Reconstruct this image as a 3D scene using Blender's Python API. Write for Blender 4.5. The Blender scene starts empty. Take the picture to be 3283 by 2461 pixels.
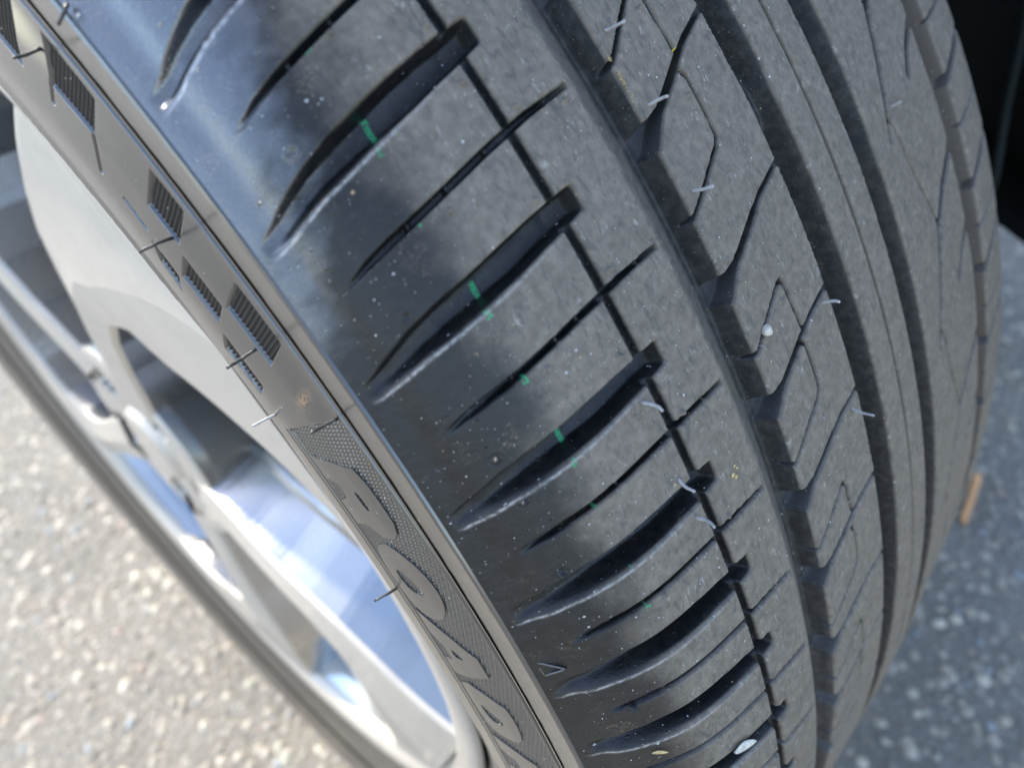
import bpy, math, random
import numpy as np
from mathutils import Matrix, Vector
from mathutils.geometry import delaunay_2d_cdt

S = bpy.context.scene
C = S.collection
rng = np.random.default_rng(7)
random.seed(7)
rad = math.radians

# ------------------------------------------------------------------ camera
cam_d = bpy.data.cameras.new('camera')
cam = bpy.data.objects.new('camera', cam_d)
C.objects.link(cam)
RIGHT = Vector((0.6453325, -0.7591948, -0.0846713))
DOWN = Vector((-0.5516516, -0.3864828, -0.7391289))
FWD = Vector((0.5284187, 0.5236930, -0.6682210))
CAM = Vector((-0.1490115, -0.3191370, 0.5744210))
m = Matrix.Identity(4)
for i in range(3):
    m[i][0], m[i][1], m[i][2], m[i][3] = RIGHT[i], -DOWN[i], -FWD[i], CAM[i]
cam.matrix_world = m
cam_d.sensor_width = 36.0
cam_d.lens = 24.34
cam_d.clip_start = 0.005
cam_d.clip_end = 200
cam_d.dof.use_dof = True
cam_d.dof.focus_distance = 0.128
cam_d.dof.aperture_fstop = 11.5
S.camera = cam

# ------------------------------------------------------------------ sky and sun
SUN_EL, SUN_AZ = rad(50), rad(352)       # azimuth clockwise from +Y
w = bpy.data.worlds.new('World')
S.world = w
w.use_nodes = True
wn, wl = w.node_tree.nodes, w.node_tree.links
wn.clear()
wo = wn.new('ShaderNodeOutputWorld')
bg = wn.new('ShaderNodeBackground')
sky = wn.new('ShaderNodeTexSky')
sky.sky_type = 'NISHITA'
sky.sun_disc = False
sky.sun_elevation = SUN_EL
sky.sun_rotation = SUN_AZ
sky.air_density = 1.0
sky.dust_density = 0.4
sky.ozone_density = 1.6
bg.inputs[1].default_value = 0.15
# thin broken cloud over the whole dome
tc = wn.new('ShaderNodeTexCoord')
cn = wn.new('ShaderNodeTexNoise')
cn.inputs['Scale'].default_value = 2.2
cn.inputs['Detail'].default_value = 6
cn.inputs['Roughness'].default_value = 0.55
cr = wn.new('ShaderNodeMapRange')
cr.inputs[1].default_value = 0.50
cr.inputs[2].default_value = 0.66
cr.inputs[4].default_value = 0.75
mixc = wn.new('ShaderNodeMix')
mixc.data_type = 'RGBA'
mixc.inputs[7].default_value = (3.0, 3.05, 3.15, 1)
wl.new(tc.outputs['Generated'], cn.inputs['Vector'])
wl.new(cn.outputs['Fac'], cr.inputs[0])
wl.new(cr.outputs[0], mixc.inputs[0])
wl.new(sky.outputs[0], mixc.inputs[6])
wl.new(mixc.outputs[2], bg.inputs[0])
wl.new(bg.outputs[0], wo.inputs[0])

sd = bpy.data.lights.new('sun', 'SUN')
sd.energy = 2.6
sd.angle = rad(2.0)
sd.color = (1.0, 0.93, 0.82)
sun = bpy.data.objects.new('sun', sd)
C.objects.link(sun)
sdir = Vector((math.sin(SUN_AZ) * math.cos(SUN_EL), math.cos(SUN_AZ) * math.cos(SUN_EL), math.sin(SUN_EL)))
sun.rotation_euler = sdir.to_track_quat('Z', 'Y').to_euler()

S.view_settings.view_transform = 'Standard'
S.view_settings.look = 'None'
S.view_settings.gamma = 1
S.view_settings.exposure = 1.8

# ------------------------------------------------------------------ coordinates
# the wheel's own frame: t outboard (mm or m), r radius, th angle measured from the point nearest the camera
PHI = rad(126)
sP, cP = math.sin(PHI), math.cos(PHI)
HUB = np.array([0, 0, 0.325])


def W3(x, r, th):
    """x metres outboard, r metres, th radians -> world coordinates relative to the hub"""
    y, z = r * np.cos(th), r * np.sin(th)
    return np.stack([-x + 0 * y, -sP * y + cP * z, -cP * y - sP * z], -1)


def TV(p):
    """wheel frame vector in mm -> world relative to hub, metres"""
    p = np.asarray(p, float) / 1000
    return np.stack([p[..., 0], -sP * p[..., 1] + cP * p[..., 2], -cP * p[..., 1] - sP * p[..., 2]], -1)


def pchip(x, X, Y):
    h = np.diff(X); de = np.diff(Y) / h; mm = np.zeros_like(Y)
    mm[1:-1] = np.where(de[:-1] * de[1:] > 0, 2 * de[:-1] * de[1:] / (de[:-1] + de[1:] + 1e-30), 0)
    mm[0] = de[0]; mm[-1] = de[-1]
    i = np.clip(np.searchsorted(X, x) - 1, 0, len(X) - 2); t = (x - X[i]) / h[i]
    return (2*t**3-3*t**2+1)*Y[i] + (t**3-2*t**2+t)*h[i]*mm[i] + (-2*t**3+3*t**2)*Y[i+1] + (t**3-t**2)*h[i]*mm[i+1]


KX = np.array([-113.5, -112, -108, -104, -98, -90, -78, -64.4, -45, -15.7, 0, 11.6, 20.6, 46, 60, 74.4, 84, 92, 99, 105, 110.5])
KR = np.array([300, 306, 313.5, 319.0, 325.0, 328.4, 329.4, 329.7, 330.1, 330.8, 330.5, 329.8, 329.1, 327.8, 327.1, 326.2, 324.6, 322.3, 318.5, 313.0, 306.2])
SR = np.array([230.5, 233, 240, 250, 262, 268.5, 273.5, 279, 288, 297.5, 306.2])
SX = np.array([93.0, 96.0, 100.5, 105.3, 109.4, 111.8, 113.3, 113.6, 112.6, 110.7, 110.5])


def rprof(x): return pchip(np.asarray(x, float), KX, KR)
def sprof(r): return pchip(np.asarray(r, float), SR, SX)


def hsh(n):
    n = np.asarray(n).astype(np.int64)
    v = (n * 374761393 + 668265263) & 0x7fffffff
    v = ((v ^ (v >> 13)) * 1274126177) & 0x7fffffff
    return ((v ^ (v >> 16)) & 0xffff) / 65535.0


def noise1(t, seed=0):
    i = np.floor(t); f = t - i; f = f * f * (3 - 2 * f)
    return hsh(i + seed * 977) * (1 - f) + hsh(i + 1 + seed * 977) * f


def noise2(a, b, seed=0):
    ia, ib = np.floor(a), np.floor(b); fa, fb = a - ia, b - ib
    fa = fa * fa * (3 - 2 * fa); fb = fb * fb * (3 - 2 * fb)
    g = lambda p, q: hsh(p * 7919 + q * 104729 + seed * 31337)
    return (g(ia, ib) * (1 - fa) + g(ia + 1, ib) * fa) * (1 - fb) + (g(ia, ib + 1) * (1 - fa) + g(ia + 1, ib + 1) * fa) * fb


def sm(t):
    t = np.clip(t, 0, 1)
    return t * t * (3 - 2 * t)


# pitch table: angle (deg) of the wide lateral grooves at x = 70 mm
KU = np.arange(-3, 15)
KA = np.array([-26.2, -21.2, -16.25, -11.35, -6.45, -1.39, 3.64, 7.94, 11.82, 15.45, 19.3, 23.3, 27.5, 31.9, 36.4, 41.0, 45.6, 50.2])
BX = np.array([10, 20.7, 29, 32.1, 37.2, 44, 47.2, 52, 60, 70, 79.5, 87.5, 98, 102, 108.5, 112])
BT = np.array([-3.8, -2.75, -2.17, -1.86, -1.35, -0.68, -0.42, -0.25, -0.12, 0, 0.22, 0.46, 0.77, 0.93, 1.38, 1.55])


def theta(u, x):
    a = np.interp(u, KU, KA)
    return a + np.interp(x, BX, BT) + 0.42 * (np.clip(u, -1, 7) - 2) * (70 - x) / 40


def seg_d(x, s, pts):
    """distance in mm from points (x mm, s mm) to a polyline"""
    best = np.full(x.shape, 1e9)
    for (x0, s0), (x1, s1) in zip(pts[:-1], pts[1:]):
        vx, vs = x1 - x0, s1 - s0
        t = np.clip(((x - x0) * vx + (s - s0) * vs) / (vx * vx + vs * vs + 1e-12), 0, 1)
        best = np.minimum(best, np.hypot(x - x0 - t * vx, s - s0 - t * vs))
    return best


MMD = 5.74      # millimetres of tread per degree


def channel(x, xl, xr, depth, wl, wr):
    return depth * np.minimum(sm((xr - x) / wr), sm((x - xl) / wl))


def slot(d, hw, depth, wall=0.35):
    return depth * sm((hw + 0.12 - d) / wall)


# polylines read off the photograph, (x mm, angle deg)
VEE = [[(49.2, -3.90), (46.6, -4.17), (41.4, -4.88), (34.6, -5.75), (33.3, -5.70), (33.0, -5.15), (32.7, -3.41)],
       [(49.4, 6.18), (47.2, 6.07), (42.5, 5.53), (35.0, 4.76), (33.6, 4.72), (33.3, 4.95), (32.6, 6.75)],
       [(49.6, 14.70), (47.9, 14.66), (44.2, 14.38), (34.5, 13.42), (33.4, 13.50), (33.2, 14.2), (32.6, 15.3)],
       [(49.6, 22.6), (44.2, 22.2), (34.5, 21.2), (33.4, 21.3), (32.8, 23.1)]]
CURVE = [[(33.9, -2.75), (33.2, -2.55), (33.2, -1.2), (33.4, -0.53), (34.7, -0.26), (38.8, 0.17), (42.4, 0.55), (49.5, 1.25)],
         [(34.1, 7.13), (33.2, 7.35), (33.2, 8.6), (33.6, 9.12), (35.4, 9.45), (39.4, 9.79), (45.6, 10.39), (48.3, 10.63), (50.2, 10.50)],
         [(34, 15.7), (33.2, 15.9), (33.2, 17.1), (33.8, 17.6), (39.4, 18.2), (49.8, 19.1)],
         [(34, 23.5), (33.2, 23.7), (33.2, 25.0), (33.8, 25.5), (39.4, 26.1), (49.8, 27)],
         [(34.0, -13.4), (33.2, -13.2), (33.2, -11.6), (34.7, -10.9), (42.4, -10.1), (49.5, -9.4)]]
LONG = [(-59.5, -4.6), (-52.0, -3.6), (-45.0, -2.6), (-39.0, -1.41), (-34.3, 0.06), (-30.2, 1.53), (-26.6, 2.80), (-25.0, 3.48), (-23.7, 4.13)]
LONG1 = [(-59.5, 6.1), (-55.2, 6.64), (-47.0, 7.49), (-38.1, 8.76), (-35.1, 9.88), (-27.7, 12.41), (-24.1, 13.66)]
SHORT = [(-61, 0.2), (-56.8, 0.59), (-51.6, 1.23), (-46.4, 2.21)]
THIN = [(-27.2, 2.94), (-29.3, 4.23), (-31.2, 5.77), (-35.2, 7.40), (-38.5, 8.76)]
PIPS = [(76.9, -6.95), (77.0, -5.34), (71.0, -4.21), (77.1, -1.9), (61.9, -3.73), (89.4, -2.85), (71.3, 0.76), (77.5, 2.93), (89.5, 1.92),
        (101.3, 3.37), (101.1, 4.89), (35.4, -4.99), (35.5, -2.04), (45.7, 2.87), (35.6, 5.35), (35.8, 7.87), (101.4, 7.58), (101.6, 11.47),
        (89.3, -7.84), (101.0, 13.6), (71.3, 5.6), (71.2, 9.6), (35.6, 10.2), (35.6, 12.4), (89.4, 6.0), (89.4, 10.1)]
RINGS = [(101.0, -9.36), (101.2, -6.1), (101.3, -4.55), (101.2, -1.23), (101.1, -11.2)]


LIP = [None]


def tread_depth(x, th, u=None):
    """groove depth in mm below the tread profile"""
    s = th * MMD
    D = np.zeros_like(x)
    fz = 0.30 * noise1(s / 2.6, 1) + 0.35 * noise1(s / 8.0, 2) + 0.10 * noise1(s / 0.7, 6)
    fe = 0.14 * (noise1(s / 0.5, 5) - 0.5)
    mx = np.maximum
    # main grooves: the V-shaped one by the outer shoulder, two square ones, the inner one
    left = 5.6 * np.clip((59.2 + fe - x) / 8.9, 0, 1) ** 1.1
    right = 5.6 * sm((x - 48.4 + fz * 0.5) / 1.3)
    D = mx(D, np.minimum(left, right))
    wear = lambda t0: 1.6 * sm(1 - np.abs(s - t0 * MMD) / 7.0 + 0.25)
    D = mx(D, channel(x, 11.2 - fz * 0.6, 20.75 + fe, 6.3, 2.0, 0.8) - np.where((x > 10) & (x < 22), wear(-0.5) + wear(24), 0))
    D = mx(D, channel(x, -15.9 - fz * 0.6, -6.0 + fe, 6.3, 2.0, 0.8) - np.where((x > -17) & (x < -5), wear(3.8) + wear(28), 0))
    D = mx(D, channel(x, -70.6 - fz * 0.5, -58.2 + fe + 0.9 * (noise1(s / 14, 9) - .5), 5.6, 2.4, 1.2))
    # narrow grooves
    D = mx(D, channel(x, 72.9 - fe, 75.6 + fe, 2.3, 0.8, 0.8))
    D = mx(D, slot(np.abs(x - 2.7), 0.68, 4.0, 0.5))
    if x.max() > 55:
        # wide lateral grooves and the sipes between them, in pitch coordinates
        kk = np.round(u)
        dd = (th - theta(kk, x)) * MMD * 0.97
        hw = np.interp(x, [69, 74, 86, 97, 102, 106, 108.8, 109.5], [2.15, 2.5, 2.85, 2.8, 2.5, 2.1, 1.55, 1.2])
        dep = np.interp(x, [69.3, 70.3, 74, 90, 97, 103, 107, 109.4], [0, 4.2, 5.4, 5.4, 4.4, 2.7, 1.3, 0.0])
        t = np.abs(dd + 0.06 * np.sin(s)) / hw
        wl_ = np.where(dd > 0, np.interp(x, [84, 94, 108], [.40, .75, 1.05]), .36)
        prof = sm((1.06 - t) / wl_) * (1 - 0.18 * np.clip(t, 0, 1) ** 2)
        D = mx(D, dep * prof)
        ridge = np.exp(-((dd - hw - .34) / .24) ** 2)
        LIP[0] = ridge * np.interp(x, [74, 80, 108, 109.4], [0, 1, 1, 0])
        D = D - np.interp(x, [84, 92, 107, 109], [0, .20, .22, 0]) * ridge
        ks = np.floor(u) + 0.5
        ds = np.abs((th - theta(ks, x)) * MMD)
        bridge = np.zeros_like(x)
        for bx in (64.5, 79.5, 86.5, 95.0):
            bridge = mx(bridge, (.35 + .65 * hsh(ks * 2 + bx * 10)) * sm(1.3 - np.abs(x - bx - 3.0 * (hsh(ks * 2 + bx * 4) - .5)) / 0.5))
        dps = np.interp(x, [59.4, 60.4, 96, 102, 104.6], [0, 3.0, 3.0, 1.4, 0]) * (1 - 0.7 * bridge)
        D = mx(D, dps * sm((np.interp(x, [60, 74, 100, 104.5], [0.5, 0.72, 0.72, 0.45]) + 0.12 - ds) / 0.4))
        # shallow cove along the shoulder edge
        D = D + 0.55 * np.exp(-((x - 107.2) / 1.8) ** 2) + 0.25 * sm((x - 109.6) / 0.7) * 0
        # long soft wrinkles of the glossy shoulder
        gl = sm((x - 94) / 6)
        D = D + gl * (0.012 * noise2(x * 2.2, s * 2.2, 3) + 0.02 * noise2(x * 0.9, s * 0.9, 4))
    if x.min() < 53 and x.max() > 18:
        kk = np.round(u)
        dd = np.abs((th - theta(kk, x)) * MMD) * 0.86
        flare = np.interp(x, [12, 24, 31, 34, 42, 44, 48.8, 56], [0.45, 0.6, 0.7, 0.95, 0.95, 1.15, 2.7, 3.2])
        dep = np.interp(x, [18, 22, 28, 34, 44, 50, 55], [2.4, 2.4, 3.0, 4.0, 4.6, 5.6, 5.6])
        off = np.interp(x, [43, 49, 56], [0, 0.9, 1.4])
        dw = np.abs((th - theta(kk, x)) * MMD * 0.86 - off)
        D = mx(D, np.where(x < 51, dep * sm((flare + 0.15 - dw) / np.interp(x, [40, 49], [0.5, 1.1])), 0))
        for P in VEE + CURVE:
            pts = [(a, b * MMD) for a, b in P]
            lo, hi = min(p[1] for p in pts) - 3, max(p[1] for p in pts) + 3
            mk = (s > lo) & (s < hi) & (x < 51) & (x > 30)
            if mk.any():
                tie = 0.7 + 0.3 * sm(np.abs(np.sin(s[mk] * 0.75)) * 4)
                v = slot(seg_d(x[mk], s[mk], pts), 0.50, 3.6, 0.35) * tie
                D[mk] = mx(D[mk], v)
    if x.min() < -17:
        for n in range(-4, 9):
            for P, hw, dp in ((LONG if n % 2 == 0 else None, 0.85, 3.4), ):
                pass
        for n in range(-3, 5):
            o = n * 9.85
            src = LONG1 if n >= 0 else LONG1
            pl = [(a, (b + o) * MMD) for a, b in src]
            ps = [(a, (b + o) * MMD) for a, b in SHORT]
            pt = [(a, (b + o) * MMD) for a, b in THIN]
            for pts, hw, dp, tap in ((pl, 1.35, 4.4, True), (ps, 1.15, 4.0, True), (pt, 0.62, 3.6, False)):
                lo, hi = min(p[1] for p in pts) - 3, max(p[1] for p in pts) + 3
                mk = (s > lo) & (s < hi) & (x < -20) & (x > -64)
                if mk.any():
                    dq = seg_d(x[mk], s[mk], pts)
                    hh = hw * np.interp(x[mk], [-60, -50, -36, -30, -28, -22], [1.15, 1.0, .9, .8, .6, .45]) if tap else hw
                    D[mk] = mx(D[mk], dp * sm((hh + 0.12 - dq) / 0.5))
        for th0 in (-21.5, -16.6, -11.7, -6.6, -1.4, 3.71, 8.97, 13.6, 18.0, 22.2, 26.8, 31.4, 36):
            for o, hw, dp, x0 in ((0, 1.5, 3.6, -68.0), (2.3, 0.42, 2.6, -68.5)):
                dq = np.abs((th - (th0 + o - 0.072 * (-71.4 - x) * (1 if o == 0 else 0.5))) * MMD)
                D = mx(D, np.where((x < x0) & (x > -108), dp * sm((hw + 0.15 - dq) / 0.55) * sm((x + 108) / 8), 0))
            dq = seg_d(x, s, [(-69.2, (th0 + 2.35) * MMD), (-66.2, (th0 + 2.2) * MMD)])
            D = mx(D, slot(dq, 0.45, 2.6, 0.5))
    for px, pt in PIPS:
        q = np.hypot(x - px, s - pt * MMD)
        D = D - 0.85 * sm((0.62 - q) / 0.4) + 0.12 * sm(1 - np.abs(q - 0.85) / 0.3)
    for px, pt in RINGS:
        q = np.hypot(x - px, s - pt * MMD)
        D = D - 0.14 * sm(1 - np.abs(q - 0.85) / 0.4) + 0.22 * sm((0.5 - q) / 0.4)
    return D


# green paint stripe: what is left of it on the groove floors and beside them (x, from deg, to deg, strength)
GREEN_F = [(91.4, -5.98, -5.30, 1.0), (91.2, -1.05, -.58, 1.0), (91.4, 3.82, 4.24, 1.0), (91.6, 8.05, 8.2, .12)]
GREEN_L = [(92.8, -5.02, -4.80, .62), (93.5, -3.12, -2.92, .5), (92.6, -.28, -.04, .8), (92.9, 1.66, 1.94, .8), (92.7, 4.50, 4.72, .55), (92.9, 6.05, 6.25, .55),
           (92.4, 8.5, 8.68, .38), (92.7, 10.0, 10.2, .40), (92.5, 12.48, 12.62, .35), (92.8, 15.55, 15.7, .35), (92.9, -7.95, -7.72, .6)]


def green_mask(x, th, dep):
    g = np.zeros_like(x)
    s = th * MMD
    n = noise2(x * 3.4, s * 3.4, 11) * 0.6 + noise2(x * 8, s * 8, 12) * 0.4
    for L, ok in ((GREEN_F, dep > 1.2), (GREEN_L, dep < 2.2)):
        for px, a, b, k in L:
            xx = x - px - .25 * (s - (a + b) / 2 * MMD) * .3
            g = np.maximum(g, ok * (np.abs(xx) < 0.50 + .25 * (n - .5)) * (th > a) * (th < b) * (n < 0.18 + 0.47 * k))
    yel = (np.abs(x - 32.4) < 0.55) & (np.abs(s + 3.34 * MMD) < 0.75)
    return g.astype(float), yel.astype(float)


# ------------------------------------------------------------------ mesh helpers
def mesh_obj(name, co, faces, mat, parent=None, smooth=True, attrs=None):
    me = bpy.data.meshes.new(name)
    co = np.asarray(co, np.float32).reshape(-1, 3)
    if isinstance(faces, np.ndarray):
        n, k = faces.shape
        me.vertices.add(len(co)); me.vertices.foreach_set('co', co.ravel())
        me.loops.add(n * k); me.loops.foreach_set('vertex_index', faces.astype(np.int32).ravel())
        me.polygons.add(n)
        me.polygons.foreach_set('loop_start', np.arange(0, n * k, k, dtype=np.int32))
        me.update(calc_edges=True)
        me.polygons.foreach_set('use_smooth', np.full(n, smooth))
    else:
        me.from_pydata(co.tolist(), [], faces)
        me.update()
        me.polygons.foreach_set('use_smooth', np.full(len(me.polygons), smooth))
    if attrs:
        for k, v in attrs.items():
            a = me.attributes.new(k, 'FLOAT', 'POINT')
            a.data.foreach_set('value', np.asarray(v, np.float32).ravel())
    me.validate()
    if mat: me.materials.append(mat)
    o = bpy.data.objects.new(name, me)
    C.objects.link(o)
    if parent: o.parent = parent
    return o


def gfaces(ni, nj, wrap=False, flip=False):
    i, j = np.meshgrid(np.arange(ni - (0 if wrap else 1)), np.arange(nj - 1), indexing='ij')
    i2 = (i + 1) % ni
    f = np.stack([i * nj + j, i2 * nj + j, i2 * nj + j + 1, i * nj + j + 1], -1).reshape(-1, 4)
    return f[:, ::-1] if flip else f


def empty(name, loc, label, cat, group=None):
    o = bpy.data.objects.new(name, None)
    o.empty_display_size = 0.02
    C.objects.link(o); o.location = loc
    return tag(o, label, cat, group)


def tag(o, label, cat, group=None):
    o['label'] = label; o['category'] = cat
    if group: o['group'] = group
    return o


# ------------------------------------------------------------------ materials
class N:
    """tiny node builder"""
    def __init__(s, name):
        s.m = bpy.data.materials.new(name); s.m.use_nodes = True
        s.t = s.m.node_tree; s.b = s.t.nodes['Principled BSDF']
        s.co = s.t.nodes.new('ShaderNodeTexCoord').outputs['Object']
    def node(s, k, **kw):
        n = s.t.nodes.new(k)
        for a, v in kw.items(): setattr(n, a, v)
        return n
    def inp(s, sock, v):
        if hasattr(v, 'is_output'): s.t.links.new(v, sock)
        else: sock.default_value = v
    def noise(s, sc, det=3, rough=.5, vec=None, dist=0):
        n = s.node('ShaderNodeTexNoise'); n.inputs['Scale'].default_value = sc
        n.inputs['Detail'].default_value = det; n.inputs['Roughness'].default_value = rough
        n.inputs['Distortion'].default_value = dist
        s.t.links.new(vec or s.co, n.inputs['Vector']); return n.outputs['Fac']
    def vor(s, sc, out='Distance', vec=None, rnd=1):
        n = s.node('ShaderNodeTexVoronoi'); n.inputs['Scale'].default_value = sc
        n.inputs['Randomness'].default_value = rnd
        s.t.links.new(vec or s.co, n.inputs['Vector']); return n.outputs[out]
    def attr(s, name):
        n = s.node('ShaderNodeAttribute', attribute_name=name); return n.outputs['Fac']
    def math(s, op, a, b=0, c=0):
        n = s.node('ShaderNodeMath', operation=op)
        s.inp(n.inputs[0], a); s.inp(n.inputs[1], b); s.inp(n.inputs[2], c); return n.outputs[0]
    def rng(s, v, a, b, c=0, d=1, smooth=True):
        n = s.node('ShaderNodeMapRange')
        if smooth: n.interpolation_type = 'SMOOTHSTEP'
        s.inp(n.inputs[0], v)
        for i, q in enumerate((a, b, c, d)): s.inp(n.inputs[i + 1], q)
        return n.outputs[0]
    def mix(s, f, a, b):
        n = s.node('ShaderNodeMix', data_type='RGBA')
        s.inp(n.inputs[0], f); s.inp(n.inputs[6], a if hasattr(a, 'is_output') else (*a, 1)); s.inp(n.inputs[7], b if hasattr(b, 'is_output') else (*b, 1))
        return n.outputs[2]
    def bump(s, h, st, dist=.0002, prev=None):
        n = s.node('ShaderNodeBump'); n.inputs['Strength'].default_value = 1.0
        s.inp(n.inputs['Strength'], st); n.inputs['Distance'].default_value = dist
        s.t.links.new(h, n.inputs['Height'])
        if prev: s.t.links.new(prev, n.inputs['Normal'])
        return n.outputs[0]
    def stretch(s, v):
        n = s.node('ShaderNodeMapping'); n.inputs['Scale'].default_value = v
        s.t.links.new(s.co, n.inputs['Vector']); return n.outputs[0]
    def scalevec(s, x, y, z):
        n = s.node('ShaderNodeCombineXYZ')
        s.inp(n.inputs[0], x); s.inp(n.inputs[1], y); s.inp(n.inputs[2], z); return n.outputs[0]
    def set(s, **kw):
        for k, v in kw.items(): s.inp(s.b.inputs[k.replace('_', ' ')], v)
        return s.m


def tread_material():
    n = N('tread_rubber')
    x, th, dep = n.attr('tx'), n.attr('ts'), n.attr('dep')
    v = n.scalevec(x, th, dep)                                     # millimetres on the tread
    vs = n.scalevec(n.math('MULTIPLY', x, 1.0), n.math('MULTIPLY', th, 0.33), 0.0)   # streaks run along the tread
    big = n.noise(0.16, 4, .6, v)
    mid = n.noise(0.55, 4, .55, v)
    fine = n.noise(3.2, 3, .7, v)
    streak = n.noise(0.8, 4, .65, vs, 0.6)
    land = n.math('ADD', n.math('MULTIPLY', big, .26), n.math('ADD', n.math('MULTIPLY', mid, .50), n.math('ADD', n.math('MULTIPLY', fine, .06), n.math('MULTIPLY', streak, .18))))
    dusty = n.rng(land, .28, .80)
    col = n.mix(dusty, (.110, .093, .072), (.265, .226, .178))
    # pale scuffs
    sc = n.rng(n.math('MULTIPLY', n.noise(0.30, 3, .6, v), n.noise(1.5, 4, .75, vs)), .335, .40)
    col = n.mix(n.math('MULTIPLY', sc, .5), col, (.42, .40, .37))
    # dark release marks: short curved strokes
    mk = n.rng(n.noise(0.45, 1.5, .4, vs, 2.6), .60, .66)
    col = n.mix(n.math('MULTIPLY', mk, .42), col, (.058, .058, .059))
    # clean black shoulder with an irregular border, dusty crown
    edge = n.math('ADD', x, n.math('MULTIPLY', n.math('SUBTRACT', n.noise(0.11, 3, .5, v), .5), 12.0))
    edge = n.math('SUBTRACT', edge, n.rng(th, -35, 60, 0.0, 3.5, False))
    gloss = n.rng(edge, 86.0, 97.0)
    ink = n.mix(n.rng(mid, .35, .7), (.012, .0118, .0115), (.019, .0185, .018))
    col = n.mix(gloss, col, ink)
    # rubber inside the grooves
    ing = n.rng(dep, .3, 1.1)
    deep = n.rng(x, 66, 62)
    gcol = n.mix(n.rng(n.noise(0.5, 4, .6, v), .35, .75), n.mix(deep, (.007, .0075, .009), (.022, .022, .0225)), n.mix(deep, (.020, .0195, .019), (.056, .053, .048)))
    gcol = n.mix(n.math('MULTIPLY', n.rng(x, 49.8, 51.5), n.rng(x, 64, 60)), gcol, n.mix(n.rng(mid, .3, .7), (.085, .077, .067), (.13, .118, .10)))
    gcol = n.mix(n.math('MULTIPLY', n.rng(x, 40, 43), n.rng(x, 48.6, 48.0)), gcol, (.045, .045, .046))  # notches painted lighter, for light falling on their far walls
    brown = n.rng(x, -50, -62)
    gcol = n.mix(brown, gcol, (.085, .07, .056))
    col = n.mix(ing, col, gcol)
    # dust that gathers along edges of the tan patches
    tan = n.math('MULTIPLY', n.rng(n.noise(0.09, 3, .6, v), .60, .72), n.rng(n.noise(2.0, 4, .75, v), .50, .62))
    col = n.mix(n.math('MULTIPLY', tan, .35), col, (.34, .26, .16))
    # white and tan specks
    dn = n.vor(0.62, 'Distance', v)
    rc = n.vor(0.62, 'Color', v)
    sep = n.node('ShaderNodeSeparateColor'); n.t.links.new(rc, sep.inputs[0])
    size = n.rng(sep.outputs[0], .5, 1, 0.0, .135, False)
    spk = n.math('LESS_THAN', dn, n.math('MULTIPLY', size, n.rng(n.noise(.12, 2, .5, v), .35, .65, .35, 1.25)))
    dn2 = n.vor(1.7, 'Distance', v)
    rc2 = n.vor(1.7, 'Color', v)
    sep2 = n.node('ShaderNodeSeparateColor'); n.t.links.new(rc2, sep2.inputs[0])
    spk2 = n.math('LESS_THAN', dn2, n.rng(sep2.outputs[1], .72, 1, 0.0, .2, False))
    spec = n.math('MAXIMUM', spk, n.math('MULTIPLY', spk2, .55))
    scol = n.mix(n.rng(sep.outputs[1], .75, .85), (.50, .50, .50), (.50, .36, .19))
    col = n.mix(n.math('MULTIPLY', spec, .85), col, scol)
    col = n.mix(n.math('MULTIPLY', n.math('MULTIPLY', n.attr('lip'), n.rng(x, 78, 100, .3, .95)), n.rng(n.noise(1.1, 3, .6, v), .35, .6, .3, 1.0)), col, (.40, .39, .375))  # sky highlight painted as pale colour on the lower groove lips, with dust
    gm = n.attr('green')
    col = n.mix(n.math('MULTIPLY', gm, .9), col, (.040, .33, .14))
    col = n.mix(n.attr('yellow'), col, (.60, .52, .03))
    rough = n.math('SUBTRACT', n.rng(land, .3, .7, .60, .74, False), n.math('MULTIPLY', gloss, .33))
    rough = n.math('ADD', rough, n.math('MULTIPLY', gloss, n.math('MULTIPLY', n.math('SUBTRACT', mid, .5), .12)))
    rg = n.rng(x, 60, 96, .56, .30)
    rough = n.mix(ing, rough, rg)
    rough = n.mix(n.math('MAXIMUM', spec, gm), rough, (.8, .8, .8))
    bh = n.math('ADD', n.math('MULTIPLY', n.noise(1.9, 3, .65, v), .8), n.math('MULTIPLY', n.noise(7, 2, .5, v), .3))
    b1 = n.bump(bh, n.rng(gloss, 0, 1, .42, .65), .00021)
    bub = n.rng(n.vor(.5, 'Distance', v), .0, .16, 1, 0)
    sepb = n.math('MULTIPLY', bub, n.math('MULTIPLY', gloss, n.rng(n.noise(.14, 2, .5, v), .5, .62)))
    b2 = n.bump(sepb, .8, .0003, b1)
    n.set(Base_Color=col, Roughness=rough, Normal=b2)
    n.inp(n.b.inputs['Specular IOR Level'], n.rng(gloss, 0, 1, .5, .42))
    n.inp(n.b.inputs['Coat Weight'], n.math('MULTIPLY', n.rng(n.math('ADD', n.math('SUBTRACT', x, n.rng(th, -58, 4, -1.0, 20.0, False)), n.math('MULTIPLY', n.math('SUBTRACT', n.noise(0.16, 3, .55, v), .5), 14.0)), 91.0, 101.0), n.math('SUBTRACT', 1.0, n.math('MULTIPLY', spec, .9))))  # coat masked by angle, imitating where the sky reflection ends
    n.b.inputs['Coat Roughness'].default_value = .12
    n.b.inputs['Coat IOR'].default_value = 2.25
    n.inp(n.b.inputs['Coat Normal'], b2)
    return n.m


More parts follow.
